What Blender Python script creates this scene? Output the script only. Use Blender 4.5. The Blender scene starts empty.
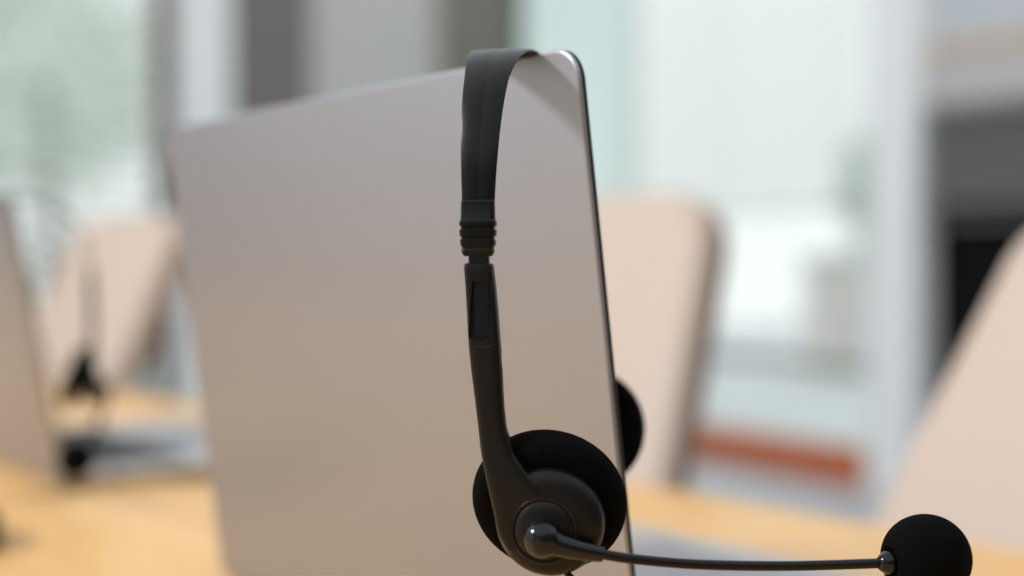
import bpy, bmesh, math, random
from mathutils import Vector, Matrix
random.seed(7)
SC = bpy.context.scene
COL = SC.collection
PI = math.pi

# ------------------------------------------------------------------ camera
cam_d = bpy.data.cameras.new('camera')
cam = bpy.data.objects.new('camera', cam_d); COL.objects.link(cam)
cam.location = (0, 0, 0.92)
cam.rotation_euler = (math.radians(90 - 1.146), 0, 0)
cam_d.sensor_width = 36; cam_d.lens = 49.2
cam_d.clip_start = 0.02; cam_d.clip_end = 300
cam_d.dof.use_dof = True
cam_d.dof.focus_distance = 0.452
cam_d.dof.aperture_fstop = 3.1
SC.camera = cam

# ------------------------------------------------------------------ world, light, exposure
W = bpy.data.worlds.new('world'); SC.world = W; W.use_nodes = True
wn = W.node_tree; wn.nodes.clear()
wo = wn.nodes.new('ShaderNodeOutputWorld'); wb = wn.nodes.new('ShaderNodeBackground')
wt = wn.nodes.new('ShaderNodeTexCoord'); ws = wn.nodes.new('ShaderNodeSeparateXYZ'); wr = wn.nodes.new('ShaderNodeValToRGB')
wn.links.new(wt.outputs['Generated'], ws.inputs[0]); wn.links.new(ws.outputs['Z'], wr.inputs[0])
wr.color_ramp.elements[0].position = 0.0; wr.color_ramp.elements[0].color = (0.93, 0.97, 0.96, 1)
wr.color_ramp.elements[1].position = 0.5; wr.color_ramp.elements[1].color = (0.80, 0.84, 0.87, 1)
wn.links.new(wr.outputs[0], wb.inputs[0]); wb.inputs[1].default_value = 1.16
wn.links.new(wb.outputs[0], wo.inputs[0])

def area(name, loc, target, sx, sy, power, color):
    d = bpy.data.lights.new(name, 'AREA'); d.shape = 'RECTANGLE'; d.size = sx; d.size_y = sy
    d.energy = power; d.color = color
    o = bpy.data.objects.new(name, d); COL.objects.link(o); o.location = loc
    o.rotation_euler = (Vector(target) - Vector(loc)).to_track_quat('-Z', 'Y').to_euler()
    return o
area('window_light', (-2.25, 0.12, 2.50), (0, 0.5, 0.95), .34, .34, 66, (1.0, 0.98, 0.97))

SC.view_settings.view_transform = 'Standard'
SC.view_settings.look = 'None'
SC.view_settings.exposure = 0.0
SC.view_settings.gamma = 1.0
SC.view_settings.use_curve_mapping = False
SC.cycles.use_denoising = True
SC.cycles.max_bounces = 8

# ------------------------------------------------------------------ materials
def mat(name, col, rough=0.5, metal=0.0, spec=0.5, noise=None, bump=None, trans=0.0, coat=0.0, sheen=0.0):
    m = bpy.data.materials.new(name); m.use_nodes = True
    n = m.node_tree; b = n.nodes['Principled BSDF']
    b.inputs['Base Color'].default_value = (*col, 1); b.inputs['Roughness'].default_value = rough
    b.inputs['Metallic'].default_value = metal; b.inputs['Specular IOR Level'].default_value = spec
    b.inputs['Transmission Weight'].default_value = trans; b.inputs['Coat Weight'].default_value = coat
    b.inputs['Sheen Weight'].default_value = sheen
    tc = n.nodes.new('ShaderNodeTexCoord')
    if noise:                                   # (scale, colour2)
        t = n.nodes.new('ShaderNodeTexNoise'); t.inputs['Scale'].default_value = noise[0]; t.inputs['Detail'].default_value = 4
        r = n.nodes.new('ShaderNodeValToRGB'); r.color_ramp.elements[0].position = .35; r.color_ramp.elements[1].position = .65
        r.color_ramp.elements[0].color = (*col, 1); r.color_ramp.elements[1].color = (*noise[1], 1)
        n.links.new(tc.outputs['Object'], t.inputs['Vector']); n.links.new(t.outputs['Fac'], r.inputs[0]); n.links.new(r.outputs[0], b.inputs['Base Color'])
    if bump:                                    # (scale, strength, distance)
        t = n.nodes.new('ShaderNodeTexNoise'); t.inputs['Scale'].default_value = bump[0]; t.inputs['Detail'].default_value = 3
        u = n.nodes.new('ShaderNodeBump'); u.inputs['Strength'].default_value = bump[1]; u.inputs['Distance'].default_value = bump[2]
        n.links.new(tc.outputs['Object'], t.inputs['Vector']); n.links.new(t.outputs['Fac'], u.inputs['Height']); n.links.new(u.outputs[0], b.inputs['Normal'])
    return m

def wood(name, c1, c2, scale, rough):
    m = bpy.data.materials.new(name); m.use_nodes = True
    n = m.node_tree; b = n.nodes['Principled BSDF']; b.inputs['Roughness'].default_value = rough
    tc = n.nodes.new('ShaderNodeTexCoord'); mp = n.nodes.new('ShaderNodeMapping'); mp.inputs['Scale'].default_value = scale
    t = n.nodes.new('ShaderNodeTexNoise'); t.inputs['Scale'].default_value = 3; t.inputs['Detail'].default_value = 6; t.inputs['Distortion'].default_value = .6
    r = n.nodes.new('ShaderNodeValToRGB'); r.color_ramp.elements[0].position = .35; r.color_ramp.elements[1].position = .68
    r.color_ramp.elements[0].color = (*c1, 1); r.color_ramp.elements[1].color = (*c2, 1)
    n.links.new(tc.outputs['Object'], mp.inputs[0]); n.links.new(mp.outputs[0], t.inputs['Vector'])
    n.links.new(t.outputs['Fac'], r.inputs[0]); n.links.new(r.outputs[0], b.inputs['Base Color'])
    return m

def glass(name, tint, alpha):
    """clear pane: a thin sheet that lets most light through and reflects a little"""
    m = bpy.data.materials.new(name); m.use_nodes = True
    n = m.node_tree; n.nodes.clear(); o = n.nodes.new('ShaderNodeOutputMaterial')
    tr = n.nodes.new('ShaderNodeBsdfTransparent'); tr.inputs[0].default_value = (*tint, 1)
    gl = n.nodes.new('ShaderNodeBsdfGlossy'); gl.inputs['Roughness'].default_value = .05
    mx = n.nodes.new('ShaderNodeMixShader'); mx.inputs[0].default_value = alpha
    n.links.new(tr.outputs[0], mx.inputs[1]); n.links.new(gl.outputs[0], mx.inputs[2]); n.links.new(mx.outputs[0], o.inputs[0])
    return m

def slat_mat(name, col, transl):
    m = bpy.data.materials.new(name); m.use_nodes = True
    n = m.node_tree; n.nodes.clear(); o = n.nodes.new('ShaderNodeOutputMaterial')
    d = n.nodes.new('ShaderNodeBsdfDiffuse'); d.inputs[0].default_value = (*col, 1)
    t = n.nodes.new('ShaderNodeBsdfTranslucent'); t.inputs[0].default_value = (*col, 1)
    mx = n.nodes.new('ShaderNodeMixShader'); mx.inputs[0].default_value = transl
    n.links.new(d.outputs[0], mx.inputs[1]); n.links.new(t.outputs[0], mx.inputs[2]); n.links.new(mx.outputs[0], o.inputs[0])
    return m

M = dict(
    alu=mat('brushed_aluminium', (.355, .36, .388), .42, .70, bump=(2500, .03, .0002)),
    alu_deck=mat('aluminium_deck', (.60, .60, .60), .45, .8),
    black=mat('black_plastic', (.006, .0056, .005), .32, spec=.25, bump=(900, .05, .0003)),
    satin=mat('satin_black_band', (.005, .0055, .0055), .33, spec=.18, bump=(700, .12, .0004), noise=(60, (.008, .009, .009))),
    gloss=mat('glossy_black', (.005, .005, .006), .16, spec=.38),
    foam=mat('black_foam', (.0035, .0035, .0035), .95, spec=.05, bump=(1600, .9, .0010)),
    keycap=mat('black_keycap', (.02, .02, .022), .5),
    screen=mat('dark_screen', (.01, .01, .012), .12),
    gasket=mat('black_gasket', (.012, .012, .012), .5),
    rubber=mat('rubber', (.03, .03, .03), .8),
    oak=wood('oak', (.67, .37, .12), (.79, .48, .19), (1.2, 14, 14), .36),
    trimwood=wood('orange_brown_wood', (.48, .085, .003), (.58, .13, .006), (2, 20, 20), .6),
    beige=mat('beige_leather', (.56, .45, .375), .5, bump=(180, .15, .001)),
    tan=mat('tan_piping', (.46, .31, .21), .55),
    dark=mat('dark_grey_shell', (.05, .052, .058), .45),
    chrome=mat('chrome', (.8, .8, .8), .12, 1.0),
    white=mat('white_paint', (.90, .91, .91), .6),
    greywall=mat('light_grey_paint', (.56, .54, .535), .6),
    taupe=mat('taupe_paint', (.185, .165, .158), .7),
    olive=mat('olive_brown_paint', (.20, .19, .155), .6),
    brown=mat('dark_brown_frame', (.085, .05, .03), .8, spec=.2),
    frame=mat('grey_green_frame', (.25, .26, .255), .5),
    plaster=mat('white_plaster', (.58, .61, .65), .8),
    floor=mat('pale_grey_floor', (.50, .52, .55), .4, noise=(1.5, (.56, .58, .60))),
    pane=glass('clear_glass', (.97, .985, .98), .04),
    teal=glass('pale_teal_glass', (.80, .86, .85), .05),
    slat=slat_mat('white_slat', (.80, .82, .81), .5),
    darkslat=mat('grey_slat', (.16, .155, .15), .6),
    blackpanel=mat('black_panel', (.008, .008, .008), .9, spec=.05),
    leaf=mat('pale_green_leaf', (.74, .82, .71), .7),
    bark=mat('bark', (.22, .17, .13), .9),
    pinkfacade=mat('pink_beige_facade', (.80, .74, .71), .8),
    paving=mat('pale_paving', (.74, .77, .76), .9),
)

# ------------------------------------------------------------------ helpers
def link(name, me, m, parent=None, smooth=True):
    if m is not None and not me.materials: me.materials.append(m)
    for p in me.polygons: p.use_smooth = smooth
    o = bpy.data.objects.new(name, me); COL.objects.link(o)
    if parent: o.parent = parent
    return o
def obj(name, bm, m, parent=None, smooth=False, angle=None):
    me = bpy.data.meshes.new(name); bmesh.ops.recalc_face_normals(bm, faces=bm.faces[:]); bm.to_mesh(me); bm.free()
    o = link(name, me, m, parent, smooth or angle is not None)
    if angle is not None:
        me.set_sharp_from_angle(angle=math.radians(angle))
    return o
def tag(o, label, cat, group=None, kind=None):
    o['label'] = label; o['category'] = cat
    if group: o['group'] = group
    if kind: o['kind'] = kind
    return o
def empty(name, loc, rz=0):
    o = bpy.data.objects.new(name, None); COL.objects.link(o); o.location = loc; o.rotation_euler = (0, 0, rz)
    o.empty_display_size = .05
    return o
def struct(o): o['kind'] = 'structure'; return o

def box(bm, c, s, bev=0, seg=2, rot=None):
    """box of size s at c, bevelled, optional Matrix rotation about c"""
    r = bmesh.ops.create_cube(bm, size=1); vs = r['verts']
    bmesh.ops.scale(bm, vec=s, verts=vs)
    if bev:
        es = list({e for v in vs for e in v.link_edges})
        g = bmesh.ops.bevel(bm, geom=es, offset=bev, segments=seg, affect='EDGES', profile=.5)
        vs = list({v for f in g['faces'] for v in f.verts} | {v for v in vs if v.is_valid})
    if rot is not None: bmesh.ops.transform(bm, matrix=rot, verts=vs)
    bmesh.ops.translate(bm, vec=c, verts=vs)
    return vs
def loft(bm, rings, cap=True, closed=True):
    R = [[bm.verts.new(p) for p in r] for r in rings]
    n = len(R[0])
    for a, b in zip(R, R[1:]):
        for i in range(n if closed else n - 1):
            j = (i + 1) % n
            bm.faces.new((a[i], a[j], b[j], b[i]))
    if cap: bm.faces.new(R[0][::-1]); bm.faces.new(R[-1])
    return R
def frames(pts, up=Vector((0, 0, 1))):
    out = []
    for i, p in enumerate(pts):
        t = (pts[min(i + 1, len(pts) - 1)] - pts[max(i - 1, 0)]).normalized()
        s = t.cross(up)
        if s.length < 1e-4: s = t.cross(Vector((0, 1, 0)))
        s.normalize(); out.append((p, t, s, s.cross(t).normalized()))
    return out
def smooth_path(P, n=8):
    P = [Vector(p) for p in P]; out = []
    for i in range(len(P) - 1):
        p0 = P[max(i - 1, 0)]; p1 = P[i]; p2 = P[i + 1]; p3 = P[min(i + 2, len(P) - 1)]
        for k in range(n):
            t = k / n
            out.append(.5 * ((2 * p1) + (p2 - p0) * t + (2 * p0 - 5 * p1 + 4 * p2 - p3) * t * t + (3 * p1 - p0 - 3 * p2 + p3) * t ** 3))
    out.append(P[-1]); return out
def tube(bm, pts, r, seg=12, up=Vector((0, 0, 1))):
    rings = []
    fr = frames([Vector(p) for p in pts], up)
    for k, (p, t, s, u) in enumerate(fr):
        rr = r[k] if isinstance(r, (list, tuple)) else r
        rings.append([p + (s * math.cos(a) + u * math.sin(a)) * rr for a in [2 * PI * i / seg for i in range(seg)]])
    loft(bm, rings)
def lathe(bm, prof, origin, axis, seg=40):
    """prof: (distance along axis, radius)"""
    ax = Vector(axis).normalized(); o = Vector(origin)
    s = ax.cross(Vector((0, 0, 1)));  s = s if s.length > .01 else Vector((1, 0, 0)); s.normalize(); u = s.cross(ax)
    rings = [[o + ax * h + (s * math.cos(2 * PI * i / seg) + u * math.sin(2 * PI * i / seg)) * max(r, 1e-5) for i in range(seg)] for h, r in prof]
    loft(bm, rings)
def rrect(w, h, r, n=6, cx=0, cy=0):
    out = []
    for (sx, sy, a0) in ((1, 1, 0), (-1, 1, 90), (-1, -1, 180), (1, -1, 270)):
        for k in range(n + 1):
            a = math.radians(a0 + 90 * k / n)
            out.append((cx + sx * (w / 2 - r) + r * math.cos(a), cy + sy * (h / 2 - r) + r * math.sin(a)))
    return out
def bake(o):
    """applies the modifiers of o"""
    dg = bpy.context.evaluated_depsgraph_get(); dg.update()
    me = bpy.data.meshes.new_from_object(o.evaluated_get(dg))
    o.modifiers.clear(); o.data = me
    for p in me.polygons: p.use_smooth = True
    return o
def copy_tree(o, parent=None):
    c = o.copy(); COL.objects.link(c); c.parent = parent
    for ch in [x for x in bpy.data.objects if x.parent == o]: copy_tree(ch, c)
    return c

# ------------------------------------------------------------------ the room
E = Vector((-.527, .85, 0)).normalized()        # along the window wall, away from the camera
G = Vector((-.85, -.527, 0)).normalized()       # along the back wall, towards the left
K = Vector((-.097, 8.19, 0))                    # the far corner
def room_box(bm, s0, s1, t0, t1, z0, z1, bev=0):
    """box between distances s (along G from the corner) and t (along -E from the corner)"""
    c = K + G * ((s0 + s1) / 2) - E * ((t0 + t1) / 2); c.z = (z0 + z1) / 2
    rot = Matrix((( -E.x, G.x, 0), (-E.y, G.y, 0), (0, 0, 1))).to_4x4()
    box(bm, c, (t1 - t0, s1 - s0, z1 - z0), bev, 2, rot)
def rb(name, m, *boxes, parent=None, bev=0):
    bm = bmesh.new()
    for b in boxes: room_box(bm, *b, bev=bev)
    return obj(name, bm, m, parent)
LS, LT, H = 7.0, 9.6, 2.7
struct(rb('floor', M['floor'], (-.3, LS + .3, -.3, LT + .3, -.08, 0)))
# back wall (t<0): panels along s
struct(rb('wall_back', M['taupe'], (1.17, 1.64, -.2, 0, 0, H), (4.6, LS, -.2, 0, 0, H)))
struct(rb('trim_1', M['olive'], (-.2, .34, -.2, 0, 0, H)))
d1 = struct(rb('door_1', M['greywall'], (.34, 1.17, -.15, -.05, 0, 2.6), bev=.004))
rb('door_handle', M['chrome'], (1.05, 1.07, -.05, 0.0, .98, 1.12), (.97, 1.07, -.01, .01, 1.10, 1.12), parent=d1)
struct(rb('trim_2', M['white'], (1.62, 1.945, -.2, .02, 0, H), bev=.005))
w1 = struct(rb('window_1', M['pane'], (1.99, 4.55, -.06, -.05, .04, H - .05)))
rb('window_frame', M['brown'], (1.94, 2.01, -.08, .05, 0, H), (4.54, 4.6, -.2, .05, 0, H), (2.03, 4.55, -.15, 0, 0, .06), (3.2, 3.26, -.15, -.05, .06, H), parent=w1)
# window wall (s<0): runs along t, 3.05 m of glass, a white post, then the dark shuttered bay
struct(rb('wall_right', M['plaster'], (-.2, 0, 4.6, LT, 0, H), (-.2, 0, 3.25, 4.6, 1.72, H)))
w2 = struct(rb('window_2', M['pane'], (-.11, -.10, 1.24, 2.98, .5, H), (-.11, -.10, 1.24, 2.98, .14, .44)))
rb('window_frame', M['frame'], (-.15, -.03, .04, 2.98, .45, .49), (-.15, -.03, 2.91, 3.0, .1, H), (-.06, .0, 2.93, 3.02, .1, 1.2), parent=w2)
w3 = struct(rb('window_3', M['teal'], (-.12, -.11, .0, 1.24, .5, H), (-.12, -.11, .0, 1.24, .14, .44)))
struct(rb('baseboard_right', M['trimwood'], (-.15, .05, .0, 3.02, 0, .125), (0.0, .05, 3.28, LT, 0, .125), bev=.006))
struct(rb('trim_3', M['white'], (-.2, .10, 3.02, 3.27, 0, H), bev=.01))
struct(rb('wall_left', M['plaster'], (LS, LS + .2, -.2, LT, 0, .8), (LS, LS + .2, -.2, .8, .8, H), (LS, LS + .2, 3.2, 4.0, .8, H), (LS, LS + .2, 6.6, LT, .8, H)))
struct(rb('wall_front', M['taupe'], (-.2, LS + .2, LT, LT + .2, 0, H)))

# venetian blinds
def blind(name, along, a0, a1, off, z0, z1, pitch, width, tilt, m, label, rail=True, cat='blind'):
    bm = bmesh.new()
    z = z1 - .06
    rot0 = Matrix((( -E.x, G.x, 0), (-E.y, G.y, 0), (0, 0, 1))).to_4x4()
    while z > z0 + .03:
        if along == 's':
            c = K + G * ((a0 + a1) / 2) - E * off; L = (width, a1 - a0, .003); r = rot0 @ Matrix.Rotation(tilt, 4, 'Y')
        else:
            c = K + G * off - E * ((a0 + a1) / 2); L = (a1 - a0, width, .003); r = rot0 @ Matrix.Rotation(tilt, 4, 'X')
        c.z = z; box(bm, c, L, 0, 1, r); z -= pitch
    e = empty(name, (K + (G * ((a0 + a1) / 2) - E * off if along == 's' else G * off - E * ((a0 + a1) / 2))) + Vector((0, 0, z0)))
    tag(e, label, cat)
    def put(o): o.parent = e; o.matrix_parent_inverse = Matrix.Translation(-e.location); return o
    put(obj('slats', bm, m))
    mk = (lambda n, h0, h1, w: put(rb(n, m, (a0, a1, off - w, off + w, h0, h1) if along == 's' else (off - w, off + w, a0, a1, h0, h1), bev=.003)))
    mk('head_rail', z1 - .04, z1, .025); mk('bottom_rail', z0, z0 + .022, .02)
    for f in (.12, .5, .88):
        bm = bmesh.new()
        a = a0 + (a1 - a0) * f
        p = K + (G * a - E * off if along == 's' else G * off - E * a)
        tube(bm, [p + Vector((0, 0, z0)), p + Vector((0, 0, z1))], .002, 6, Vector((0, 1, 0)))
        put(obj('ladder_cord', bm, m))
    return e
blind('venetian_blind', 's', 2.015, 4.5, .05, .06, 2.66, .09, .06, .5, M['slat'],
      'white venetian blind covering the tall window at the left of the room')
blind('venetian_blind', 't', 1.20, 2.92, .02, 1.12, 2.68, .06, .045, -.5, M['slat'],
      'white venetian blind half lowered over the bright window beside the white post')
sb = blind('venetian_blind', 't', 3.3, 4.58, .05, 1.06, 1.50, .07, .068, -1.1, M['darkslat'],
      'dark grey slatted blind hanging right of the white post, above the right chair')
struct(rb('wall_recess', M['blackpanel'], (-.2, -.02, 3.27, 4.6, 0, 1.72)))
struct(rb('trim_4', M['greywall'], (-.02, .02, 3.27, 4.6, 1.50, 1.712)))
sh = tag(rb('wall_shelf', M['oak'], (0, .035, 3.28, 4.6, 1.712, 1.732), bev=.003), 'long tan wooden shelf fixed high on the wall right of the white post', 'shelf')

# outside
og = struct(rb('ground', M['paving'], (-14, -.3, -10, LT, -.15, -.08), (-.3, 16, -10, -.3, -.15, -.08)))
def tree(loc, h, r, seed, label):
    rnd = random.Random(seed)
    e = empty('tree', loc); tag(e, label, 'tree', 'trees outside the windows')
    bm = bmesh.new(); tube(bm, [Vector((0, 0, 0)), Vector((.05, .03, h * .35)), Vector((0, .05, h * .8))], [.11, .08, .03], 10, Vector((0, 1, 0))); obj('trunk', bm, M['bark'], e, True)
    bm = bmesh.new()
    for k in range(850):
        while True:
            v = Vector((rnd.uniform(-1, 1), rnd.uniform(-1, 1), rnd.uniform(-1, 1)))
            if .35 < v.length < 1: break
        c = Vector((v.x * r, v.y * r, h * .68 + v.z * r * 1.15)); s = rnd.uniform(.07, .13)
        a = Vector((rnd.gauss(0, 1), rnd.gauss(0, 1), rnd.gauss(0, 1))).normalized(); b = a.orthogonal().normalized()
        vs = [bm.verts.new(c + p) for p in (a * s, b * s * .5, -a * s, -b * s * .5)]; bm.faces.new(vs)
    obj('foliage', bm, M['leaf'], e)
    return e
tree(Vector((-3.75, 11.2, -.08)), 3.7, .95, 1, 'pale green leafy tree outside the left window')
tree(Vector((3.15, 11.0, -.08)), 2.3, .6, 2, 'small pale green tree outside the window beside the white post')
gw = empty('garden_wall', (4.6, 12.6, -.08), .25); tag(gw, 'low pinkish garden wall outside the window beside the white post', 'wall')
bm = bmesh.new(); box(bm, (0, 0, .5), (4.2, .3, 1.0), .01); obj('masonry', bm, M['pinkfacade'], gw)
bm = bmesh.new(); box(bm, (0, 0, 1.04), (4.3, .4, .08), .01); obj('coping', bm, M['white'], gw)

# ------------------------------------------------------------------ table
TE = Vector((-.63, .777, 0)).normalized(); TN = Vector((-.777, -.63, 0)).normalized()
tang = math.atan2(TE.y, TE.x)
tl, tw = 4.6, 1.5
tc = Vector((.103, 1.13, 0)) + TE * (tl / 2 - 1.0) + TN * tw / 2
tb = empty('conference_table', tc, tang)
tag(tb, 'long oak conference table carrying the laptops and headsets', 'table')
bm = bmesh.new(); box(bm, (0, 0, .7225), (tl, tw, .035), .005, 3); obj('tabletop', bm, M['oak'], tb)
for sx in (-1, 1):
    for sy in (-1, 1):
        bm = bmesh.new(); box(bm, (sx * (tl / 2 - .15), sy * (tw / 2 - .12), .3525), (.07, .07, .705), .006); obj('leg', bm, M['dark'], tb)
for sy in (-1, 1):
    bm = bmesh.new(); box(bm, (0, sy * (tw / 2 - .12), .665), (tl - .36, .03, .08), .004); obj('apron', bm, M['dark'], tb)

# ------------------------------------------------------------------ laptops
def make_laptop(loc, rz, lean, label):
    e = empty('laptop', loc, rz); tag(e, label, 'laptop', 'open laptops on the table')
    w, dep, L = .369, .246, .2447
    bm = bmesh.new()
    z0 = .0015
    out = rrect(w, dep, .012, 6, 0, dep / 2 + .007)
    rings = []
    for z, k in ((z0, .984), (z0 + .003, .998), (z0 + .009, 1.0), (z0 + .0107, .999), (z0 + .011, .996)):
        rings.append([((x) * k, (y - dep / 2) * k + dep / 2, z) for x, y in out])
    loft(bm, rings); obj('base', bm, M['alu_deck'], e, angle=40)
    for sx in (-1, 1):
        for y in (.03, dep - .03):
            bm = bmesh.new(); lathe(bm, ((0, .007), (.0018, .007), (.0022, .006)), (sx * .15, y, 0), (0, 0, 1), 20); obj('rubber_foot', bm, M['rubber'], e, angle=40)
    top = z0 + .011
    bm = bmesh.new(); box(bm, (0, .075, top + .0001), (.29, .112, .0006), .0002, 1); obj('keyboard_bed', bm, M['gasket'], e)
    bm = bmesh.new()
    for r in range(6):
        y = .126 - .0188 * (5 - r) + .001
        hgt = .0155 if r else .009
        n = 14; kw = .282 / n
        if r == 5:
            xs = [(-.141 + kw * (i + .5), kw) for i in range(3)] + [(-.141 + kw * 6, kw * 6)] + [(-.141 + kw * (9 + i + .5), kw) for i in range(5)]
        else: xs = [(-.141 + kw * (i + .5), kw) for i in range(n)]
        for x, kk in xs: box(bm, (x, y, top + .0012), (kk - .0028, hgt, .0018), .0006, 1)
    obj('keyboard', bm, M['keycap'], e)
    bm = bmesh.new(); box(bm, (0, .187, top + .0001), (.13, .085, .0005), .0002, 1); obj('trackpad', bm, M['alu'], e)
    # hinge
    bm = bmesh.new(); tube(bm, [Vector((-.13, .0085, top + .001)), Vector((.13, .0085, top + .001))], .0040, 16); obj('hinge', bm, M['gasket'], e, angle=40)
    # lid, hinged at the back edge and leaning back
    hz = .010
    rot = Matrix.Translation((0, 0, hz)) @ Matrix.Rotation(lean, 4, 'X')
    def lidmesh(name, w, h, y0, y1, r, m, zoff=0, soft=.0008, ang=50):
        bm = bmesh.new(); o = rrect(w, h, r, 10, 0, L / 2 + zoff)
        o2 = rrect(w, h, .0025, 10, 0, L / 2 + zoff)                # near-square corners at the hinge
        o = o[:22] + o2[22:]
        rings = []
        st = ((y0, soft * 1.6), (y0 + soft * .35, soft * .5), (y0 + soft, 0), (y1 - .0002, 0), (y1, .0002))
        for y, ins in st:
            kx = (w - 2 * ins) / w; kz = (h - 2 * ins) / h
            rings.append([(x * kx, y, (z - L / 2 - zoff) * kz + L / 2 + zoff) for x, z in o])
        loft(bm, rings); bmesh.ops.transform(bm, matrix=rot, verts=bm.verts[:])
        return obj(name, bm, m, e, angle=ang)
    lid = lidmesh('lid', w, L + .008, 0, .0015, .011, M['alu'], -.004, .0007)
    lidmesh('screen_gasket', w - .0006, L + .0074, .0015, .0034, .0108, M['gasket'], -.004, .0001)
    lidmesh('screen_glass', w - .006, L - .006, .0034, .0038, .0085, M['screen'], 0, .0001)
    return e
LRZ = -math.radians(54.5)
lap = make_laptop((-.0597, .6448, .74), LRZ, math.radians(7.5), 'open silver laptop in the foreground seen from behind its lid')
lap2 = make_laptop((-.449, 1.2285, .74), LRZ, math.radians(10), 'blurred silver laptop at the left with its keyboard deck showing behind the near laptop')
lap2.scale = (.91, .91, .91)      # a smaller laptop

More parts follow.
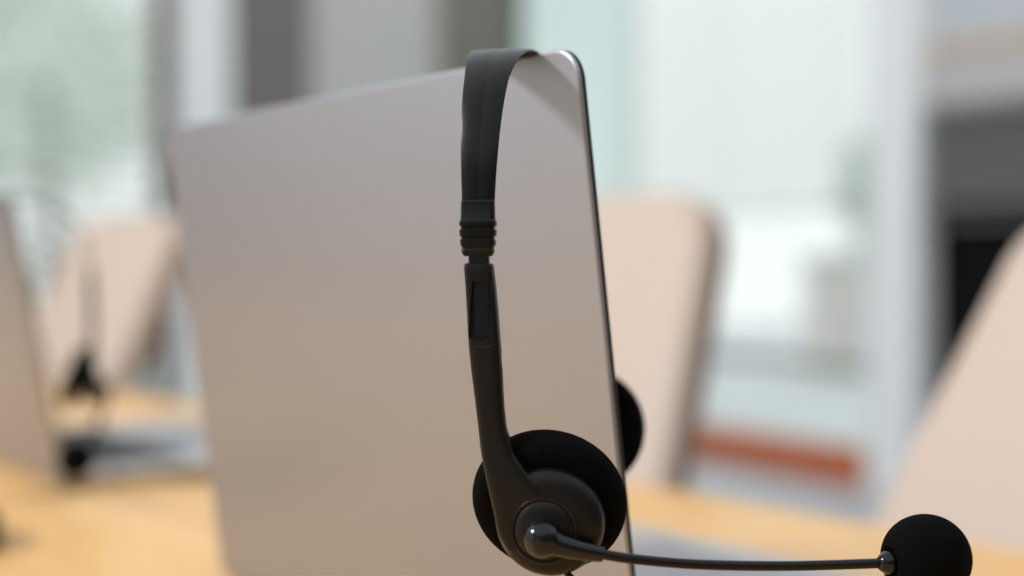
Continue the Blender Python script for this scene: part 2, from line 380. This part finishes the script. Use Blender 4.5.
# ------------------------------------------------------------------ headsets (local frame in mm: x across the band, y ear to ear, z up, origin under the crown)
def mm(*p): return Vector(p) * .001
def make_headset(loc, rz, label, side_far_mic=False):
    e = empty('headset', loc, rz); tag(e, label, 'headset', 'headsets hung over laptop lids')
    A, B, n = 61.5, 62, 2.45
    pts = []
    for k in range(0, 65):
        th = PI * k / 64
        c, s = math.cos(th), math.sin(th)
        pts.append((-A * math.copysign(abs(c) ** (2 / n), c), B * s ** (2 / n) - B))
    # resample by length
    raw = [(-A, -67.5)] + pts[0:] + [(A, -67.5)]
    def X(y): return 1.6 * abs(y / A) ** 2
    def width(y, z):
        # 20 mm at the crown, narrowing towards the joints
        d = min(1, math.hypot(y / A, z / 66) )
        t = min(1, abs(z) / 40.0)
        return 22.0 - 5.2 * min(1, abs(y) / 45) ** 1.5 - 6.2 * min(1, max(0, abs(z) - 2) / 52) ** .8
    bm = bmesh.new(); rings = []
    P = [Vector((X(y), y, z + .7)) for y, z in raw]
    for i, p in enumerate(P):
        t = (P[min(i + 1, len(P) - 1)] - P[max(i - 1, 0)]).normalized()
        if i in (0, len(P) - 1): t = Vector((0, 0, 1 if i == 0 else -1))
        s = Vector((1, 0, 0)); nrm = s.cross(t).normalized()      # outward
        if nrm.dot(Vector((0, p.y, p.z + 62))) < 0: nrm = -nrm
        w = width(p.y, p.z - .7) / 2; h = .7
        prof = [(-w + .5, -h), (w - .5, -h), (w, -h + .5), (w, h - .6), (w - .7, h - .25), (w * .10, h + .12), (w * .02, h - .02), (-w * .04, h + .08), (-w + .7, h - .25), (-w, h - .6), (-w, -h + .5)]
        rings.append([(p + s * a + nrm * b) * .001 for a, b in prof])
    loft(bm, rings)
    obj('headband', bm, M['satin'], e, angle=35)
    def side(sg, dz, cx, cz):
        """sg: -1 near side, +1 far side; dz lifts the arm"""
        Y = sg * A
        # ribbed sleeve at the end of the band
        bm = bmesh.new()
        zs = [(-52.5, 10.2, 2.2), (-53.0, 10.7, 3.2), (-58.8, 10.9, 4.4), (-59.4, 11.6, 5.2), (-60.6, 11.6, 5.2), (-61.0, 10.7, 4.4), (-61.6, 10.7, 4.4), (-62.0, 11.6, 5.1),
              (-63.8, 11.4, 5.0), (-64.2, 10.5, 4.3), (-64.8, 10.5, 4.3), (-65.2, 11.2, 5.0), (-67.0, 10.9, 4.8), (-67.4, 10.1, 4.2), (-68.0, 10.1, 4.2), (-68.4, 10.4, 4.6), (-69.6, 9.8, 4.3), (-70.3, 8.6, 3.4)]
        rings = []
        for z, w, t in zs:
            rings.append([(Vector((1.6 + x, Y + y + sg * .3, z))) * .001 for x, y in rrect(w, t, min(1.3, t * .3), 4)])
        loft(bm, rings); obj('ribbed_sleeve', bm, M['satin'], e, angle=32)
        bm = bmesh.new(); box(bm, mm(1.9, Y, -71.5 + dz * .5), mm(6.6, 2.4, 7 + abs(dz)), .0004, 2); obj('slider_strip', bm, M['gloss'], e)
        # slider housing with its window
        bm = bmesh.new(); rings = []
        for z, xc, w, t in ((-72.4, 1.9, 7.8, 3.6), (-72.8, 1.9, 8.9, 4.8), (-74, 2.0, 9.2, 5.4), (-80, 2.6, 9.4, 5.6), (-88, 3.2, 9.7, 5.6), (-96, 3.7, 9.9, 5.5), (-101, 4.1, 10, 5.4)):
            rings.append([Vector((xc + x, Y + sg * .6 + y, z + dz)) * .001 for x, y in rrect(w, t, 1.5, 5)])
        loft(bm, rings); hs = obj('slider_housing', bm, M['black'], e)
        bm = bmesh.new(); box(bm, mm(3.0, Y + sg * 3.4, -87.3 + dz), mm(6.6, 4.4, 18.2), .0005, 2, Matrix.Rotation(math.radians(-4.2 * 1), 4, 'Y').inverted())
        cut = obj('cutter', bm, None)
        mo = hs.modifiers.new('b', 'BOOLEAN'); mo.object = cut; mo.solver = 'EXACT'; cut.parent = e
        bake(hs); hs.data.set_sharp_from_angle(angle=math.radians(35)); bpy.data.objects.remove(cut)
        bm = bmesh.new(); box(bm, mm(3.0, Y + sg * 1.1, -87.3 + dz), mm(5.4, .6, 17.4), .0002, 1)
        for q in range(9): box(bm, mm(5.0, Y + sg * 1.5, -80.2 - q * 1.9 + dz), mm(.7, .5, .7), .0001, 1)
        obj('scale_strip', bm, M['gloss'], e)
        # arm flowing into the round ear-cup shell
        arm = [((3.9, -98), 10.4, 5.9), ((4.0, -101), 10.3, 5.8), ((4.7, -108), 10.1, 5.4), ((5.4, -116), 9.4, 5.2), ((6.3, -124), 9.2, 5.2), ((8.1, -132.2), 11, 5.4), ((12.6, -141.6), 16, 6), ((16.6, -150), 20, 6), ((18.2, -158), 20, 5.6), ((20.2, -163), 18, 5)]
        bm = bmesh.new(); rings = []
        fz = (cz + 153.8)
        for k, ((x, z), w, t) in enumerate(arm):
            f = k / (len(arm) - 1)
            zz = z + dz * (1 - f) + fz * f; xx = x + (cx - 24.3) * f
            tx = (.35 * f)
            rings.append([Vector((xx + a, Y + sg * (.6 + .5 * f) + b, zz - a * tx * 0)) * .001 for a, b in rrect(w, t, t * .35, 5)])
        loft(bm, rings)
        lathe(bm, tuple((h * .001, r * .001) for h, r in ((-6.5, 16.6), (-5, 17.5), (-1, 17.5), (1.2, 16.6), (2.6, 14.7), (3.4, 11.8), (3.7, 8.0), (3.8, .1))), mm(cx, Y, cz), (0, sg, 0), 48)
        sh = obj('ear_cup', bm, M['black'], e)
        md = sh.modifiers.new('r', 'REMESH'); md.mode = 'VOXEL'; md.voxel_size = .0005
        ms = sh.modifiers.new('s', 'SMOOTH'); ms.iterations = 34; ms.factor = .6
        bake(sh)
        # raised round plate on the shell
        bm = bmesh.new()
        lathe(bm, tuple((h * .001, r * .001) for h, r in ((2.4, 10.6), (4.0, 10.6), (4.5, 10.3), (4.5, 9.7), (4.15, 9.4), (4.4, 9.1), (5.1, 6.5), (5.4, .1))), mm(cx - .9, Y, cz - 2.2), (0, sg, 0), 48)
        obj('pivot_plate', bm, M['black'], e, angle=30)
        # foam pad behind the shell
        bm = bmesh.new(); pr = []
        R = 25.2
        for k in range(0, 17):
            a = PI * k / 16
            pr.append((-sg * 0 + (8.0 - 6.4 * math.cos(a)), R - 6.0 + 6.0 * math.sin(a) ** .8))
        prof = [(1.6, .1), (1.6, 14)] + pr + [(13.4, 14), (11.8, 11), (11.2, .1)]
        lathe(bm, tuple((h * .001, r * .001) for h, r in prof), mm(cx - 2.0, Y - sg * 5.0, cz + 1.4), (0, -sg, .42), 64)
        obj('ear_pad', bm, M['foam'], e, angle=60)
        # cushion carrier between the shell and the pad
        bm = bmesh.new(); lathe(bm, tuple((h * .001, r * .001) for h, r in ((0, 15.5), (3.4, 15.5), (3.8, 14.5))), mm(cx - 1, Y - sg * 3.6, cz + 1), (0, -sg, 0), 40)
        obj('cup_back', bm, M['black'], e, angle=40)
        return Y
    side(-1, 0, 24.3, -153.8)
    side(1, 7, 20.5, -142.5)
    # microphone boom
    ms = 1 if side_far_mic else -1
    Y0 = ms * A
    cz = -153.8 if ms < 0 else -142.5; cx = 24.3 if ms < 0 else 20.5
    if ms < 0:
        path = [(23.8, -71, -157.4), (28, -70.5, -158.8), (34, -69, -160.6), (41, -66.6, -162.2), (52, -63, -164.2), (71, -55.6, -166.6), (98, -47, -167.8), (127.5, -39, -167.4)]
        direc = Vector((1, .5, .05)).normalized()
    else:
        path = [(cx - 2, 71, cz - 5), (cx + 4, 71, cz - 8), (cx + 10, 69, cz - 12), (cx + 16, 68, cz - 17), (cx + 34, 60, cz - 32), (cx + 52, 48, cz - 46)]
        direc = Vector((1, -.45, -.3)).normalized()
    sp = smooth_path(path, 8)
    rad = []
    for i in range(len(sp)):
        f = i / 8
        rad.append(.001 * (4.5 - (f / 3) * 1.9 if f < 3 else 2.6 - (f - 3) * 1.0 if f < 3.25 else 1.5))
    # fairing (pivot end) and rod are parts of their own
    bm = bmesh.new(); tube(bm, [p * .001 for p in sp[:26]], rad[:26], 20, Vector((0, 1, 0)))
    p0 = Vector(path[0])
    sph = []
    for k in range(0, 17):
        a = PI * k / 16; sph.append(((-5.3 * math.cos(a)) * .001, 5.9 * math.sin(a) * .001))
    lathe(bm, sph, p0 * .001, (0, 1, 0), 32)
    lathe(bm, ((0, .0042), (.006, .0046)), (p0 + Vector((0, -ms * 1, 0))) * .001, (0, -ms, 0), 24)
    pv = obj('boom_pivot', bm, M['gloss'], e)
    md = pv.modifiers.new('r', 'REMESH'); md.mode = 'VOXEL'; md.voxel_size = .0004
    m2 = pv.modifiers.new('s', 'SMOOTH'); m2.iterations = 8; m2.factor = .6
    bake(pv)
    bm = bmesh.new(); tube(bm, [p * .001 for p in sp[22:]], .0016, 14, Vector((0, 1, 0))); obj('microphone_boom', bm, M['black'], e, True)
    end = Vector(path[-1])
    bm = bmesh.new(); lathe(bm, tuple((h * .001, r * .001) for h, r in ((-1.5, 1.7), (-.5, 2.6), (1, 3.6), (3.2, 3.8), (4.4, 3.5), (7, 3.3))), end * .001, direc, 28); obj('microphone_collar', bm, M['gloss'], e, angle=50)
    bm = bmesh.new(); R = 14.0; prof = []
    for k in range(0, 33):
        a = PI * k / 32; h = R - R * 1.0 * math.cos(a); r = R * math.sin(a) ** .93
        if k == 0: continue
        prof.append((h, r))
    prof = [(3.4, .3), (3.2, 3.9), (1.3, 4.4), (.9, 5.6)] + [q for q in prof if q[1] > 6.2 or q[0] > R]
    lathe(bm, tuple((h * .001, r * .001) for h, r in prof), (end + direc * 1.6) * .001, direc, 56); obj('foam_windscreen', bm, M['foam'], e, True)
    # audio cable from the cup down to the table
    bm = bmesh.new()
    zt = (.741 - loc[2]) * 1000 + 1
    if ms < 0: cb = [(cx + 4, Y0 + 2, cz - 15), (cx + 9, Y0 + 2, cz - 20), (cx + 20, Y0 + 4, cz - 32), (cx + 30, Y0 - 4, cz - 60), (cx + 34, Y0 - 10, zt + 18), (cx + 55, Y0 - 22, zt + .6), (cx + 110, Y0 - 60, zt + .4), (cx + 150, Y0 - 110, zt + .4)]
    else: cb = [(cx, Y0, cz - 15), (cx, Y0 + 3, cz - 30), (cx + 3, Y0 + 8, zt + 30), (cx + 20, Y0 + 16, zt + 12), (cx + 40, Y0 + 22, zt + 12.6)]
    tube(bm, [p * .001 for p in smooth_path(cb, 8)], .0011, 10, Vector((0, 1, 0))); obj('cable', bm, M['black'], e, True)
    for ch in bpy.data.objects:                 # everything below the band sits 1.4 mm lower
        if ch.parent == e and not ch.name.startswith('headband'): ch.data.transform(Matrix.Translation((0, 0, -.0014)))
    return e
make_headset((-.0005, .5035, .9929), -math.radians(11), 'black wired headset with boom microphone hung over the near laptop lid, in focus')
# crown of the second headset sits on the second lid's top edge near its right corner
make_headset((-.390, 1.081, .9690), -math.radians(67), 'blurred black headset hung over the lid of the far left laptop', True)

# ------------------------------------------------------------------ chairs
def make_chair(loc, rz, recline, label, arms=False):
    """faces local -y"""
    e = empty('office_chair', loc, rz); tag(e, label, 'chair', 'beige office chairs round the table')
    # base
    for k in range(5):
        a = 2 * PI * k / 5 + .3; d = Vector((math.cos(a), math.sin(a), 0))
        bm = bmesh.new(); tube(bm, [d * .03 + Vector((0, 0, .12)), d * .16 + Vector((0, 0, .105)), d * .25 + Vector((0, 0, .075))], [.026, .021, .015], 10); lg = obj('leg', bm, M['chrome'], e, True)
        bm = bmesh.new(); c = d * .25; side = Vector((-d.y, d.x, 0))
        for s in (-1, 1): lathe(bm, ((-.009, .02), (-.007, .026), (.007, .026), (.009, .02)), c + side * s * .014 + Vector((0, 0, .026)), side, 20)
        tube(bm, [c + Vector((0, 0, .026)), c + Vector((0, 0, .075))], .007, 8, Vector((0, 1, 0)))
        obj('caster', bm, M['dark'], lg, True)
    bm = bmesh.new(); lathe(bm, ((.09, .035), (.14, .035), (.145, .028), (.28, .026), (.281, .017), (.41, .017)), (0, 0, 0), (0, 0, 1), 24); obj('gas_column', bm, M['chrome'], e, angle=40)
    bm = bmesh.new(); box(bm, (0, .02, .41), (.16, .24, .03), .01); obj('seat_mount', bm, M['dark'], e)
    bm = bmesh.new(); box(bm, (0, -.01, .465), (.45, .46, .075), .033, 5); obj('seat', bm, M['beige'], e, angle=60)
    # back: curved upholstered panel, leaning away
    base = Vector((0, .235, .47)); R = Matrix.Rotation(-recline, 4, 'X')
    def panel(name, w0, w1, h, th, yoff, m, inset=0, rad=.07):
        bm = bmesh.new()
        o = rrect(1, 1, .001, 1)
        pts = rrect(w1 - 2 * inset, h - 2 * inset, rad, 8, 0, h / 2 + .02)
        rings = []
        for y, ins in ((-th / 2, .018), (-th / 2 + .004, .007), (-th * .1, 0), (th * .1, 0), (th / 2 - .004, .007), (th / 2, .018)):
            ring = []
            for x, z in pts:
                k = (w0 + (w1 - w0) * min(1, z / h)) / w1
                kx = 1 - 2 * ins / w1; kz = 1 - 2 * ins / h
                X = x * kx * k; Z = (z - h / 2) * kz + h / 2
                Yc = y + yoff - .05 * (X / (w1 / 2)) ** 2 * .6 + .03 * math.sin(PI * min(1, Z / h))
                ring.append(base + (R @ Vector((X, Yc, Z))))
            rings.append(ring)
        loft(bm, rings); return obj(name, bm, m, e, angle=60)
    panel('backrest', .46, .39, .55, .045, 0, M['beige'])
    panel('back_shell', .46, .395, .555, .014, .028, M['tan'])
    bm = bmesh.new(); tube(bm, smooth_path([(0, .05, .41), (0, .24, .40), base + R @ Vector((0, .07, .1)), base + R @ Vector((0, .07, .3))], 6), .018, 10, Vector((1, 0, 0))); obj('back_support', bm, M['dark'], e, True)
    if arms:
        for s in (-1, 1):
            bm = bmesh.new(); tube(bm, smooth_path([(s * .2, 0, .43), (s * .275, 0, .45), (s * .28, 0, .565), (s * .275, -.02, .59)], 6), .011, 10, Vector((0, 1, 0))); ar = obj('armrest', bm, M['chrome'], e, True)
            bm = bmesh.new(); box(bm, (s * .275, .01, .598), (.055, .25, .026), .011, 3); obj('arm_pad', bm, M['dark'], ar)
    return e
def facing(dx, dy): return math.atan2(-dx, dy) + PI     # local -y points at (dx, dy)
make_chair((-.204, 1.238, 0), facing(-.6, -.8), math.radians(25), 'beige leather office chair directly behind the right edge of the near laptop')
make_chair((.070, .723, 0), facing(-.88, -.475), math.radians(32), 'beige leather office chair cropped by the right edge of the picture')
make_chair((-.99, 2.08, 0), facing(-.777, -.63), math.radians(25), 'beige leather office chair at the far left behind the blurred headset')

# ------------------------------------------------------------------ mouse at the left edge of the table
e = empty('computer_mouse', (-.355, .885, .74), .5); tag(e, 'small black computer mouse on the oak table at the bottom left edge', 'mouse')
bm = bmesh.new(); rings = []
for z, k in ((0, .9), (.004, 1), (.012, .98), (.020, .86), (.026, .62), (.029, .3), (.0295, .05)):
    rings.append([(.030 * k * math.cos(a), .052 * k * math.sin(a), z) for a in [2 * PI * i / 32 for i in range(32)]])
loft(bm, rings); obj('body', bm, M['black'], e, True)
bm = bmesh.new(); lathe(bm, ((-.0035, .005), (-.003, .006), (.003, .006), (.0035, .005)), (0, .025, .024), (1, 0, 0), 20); obj('scroll_wheel', bm, M['rubber'], e, True)
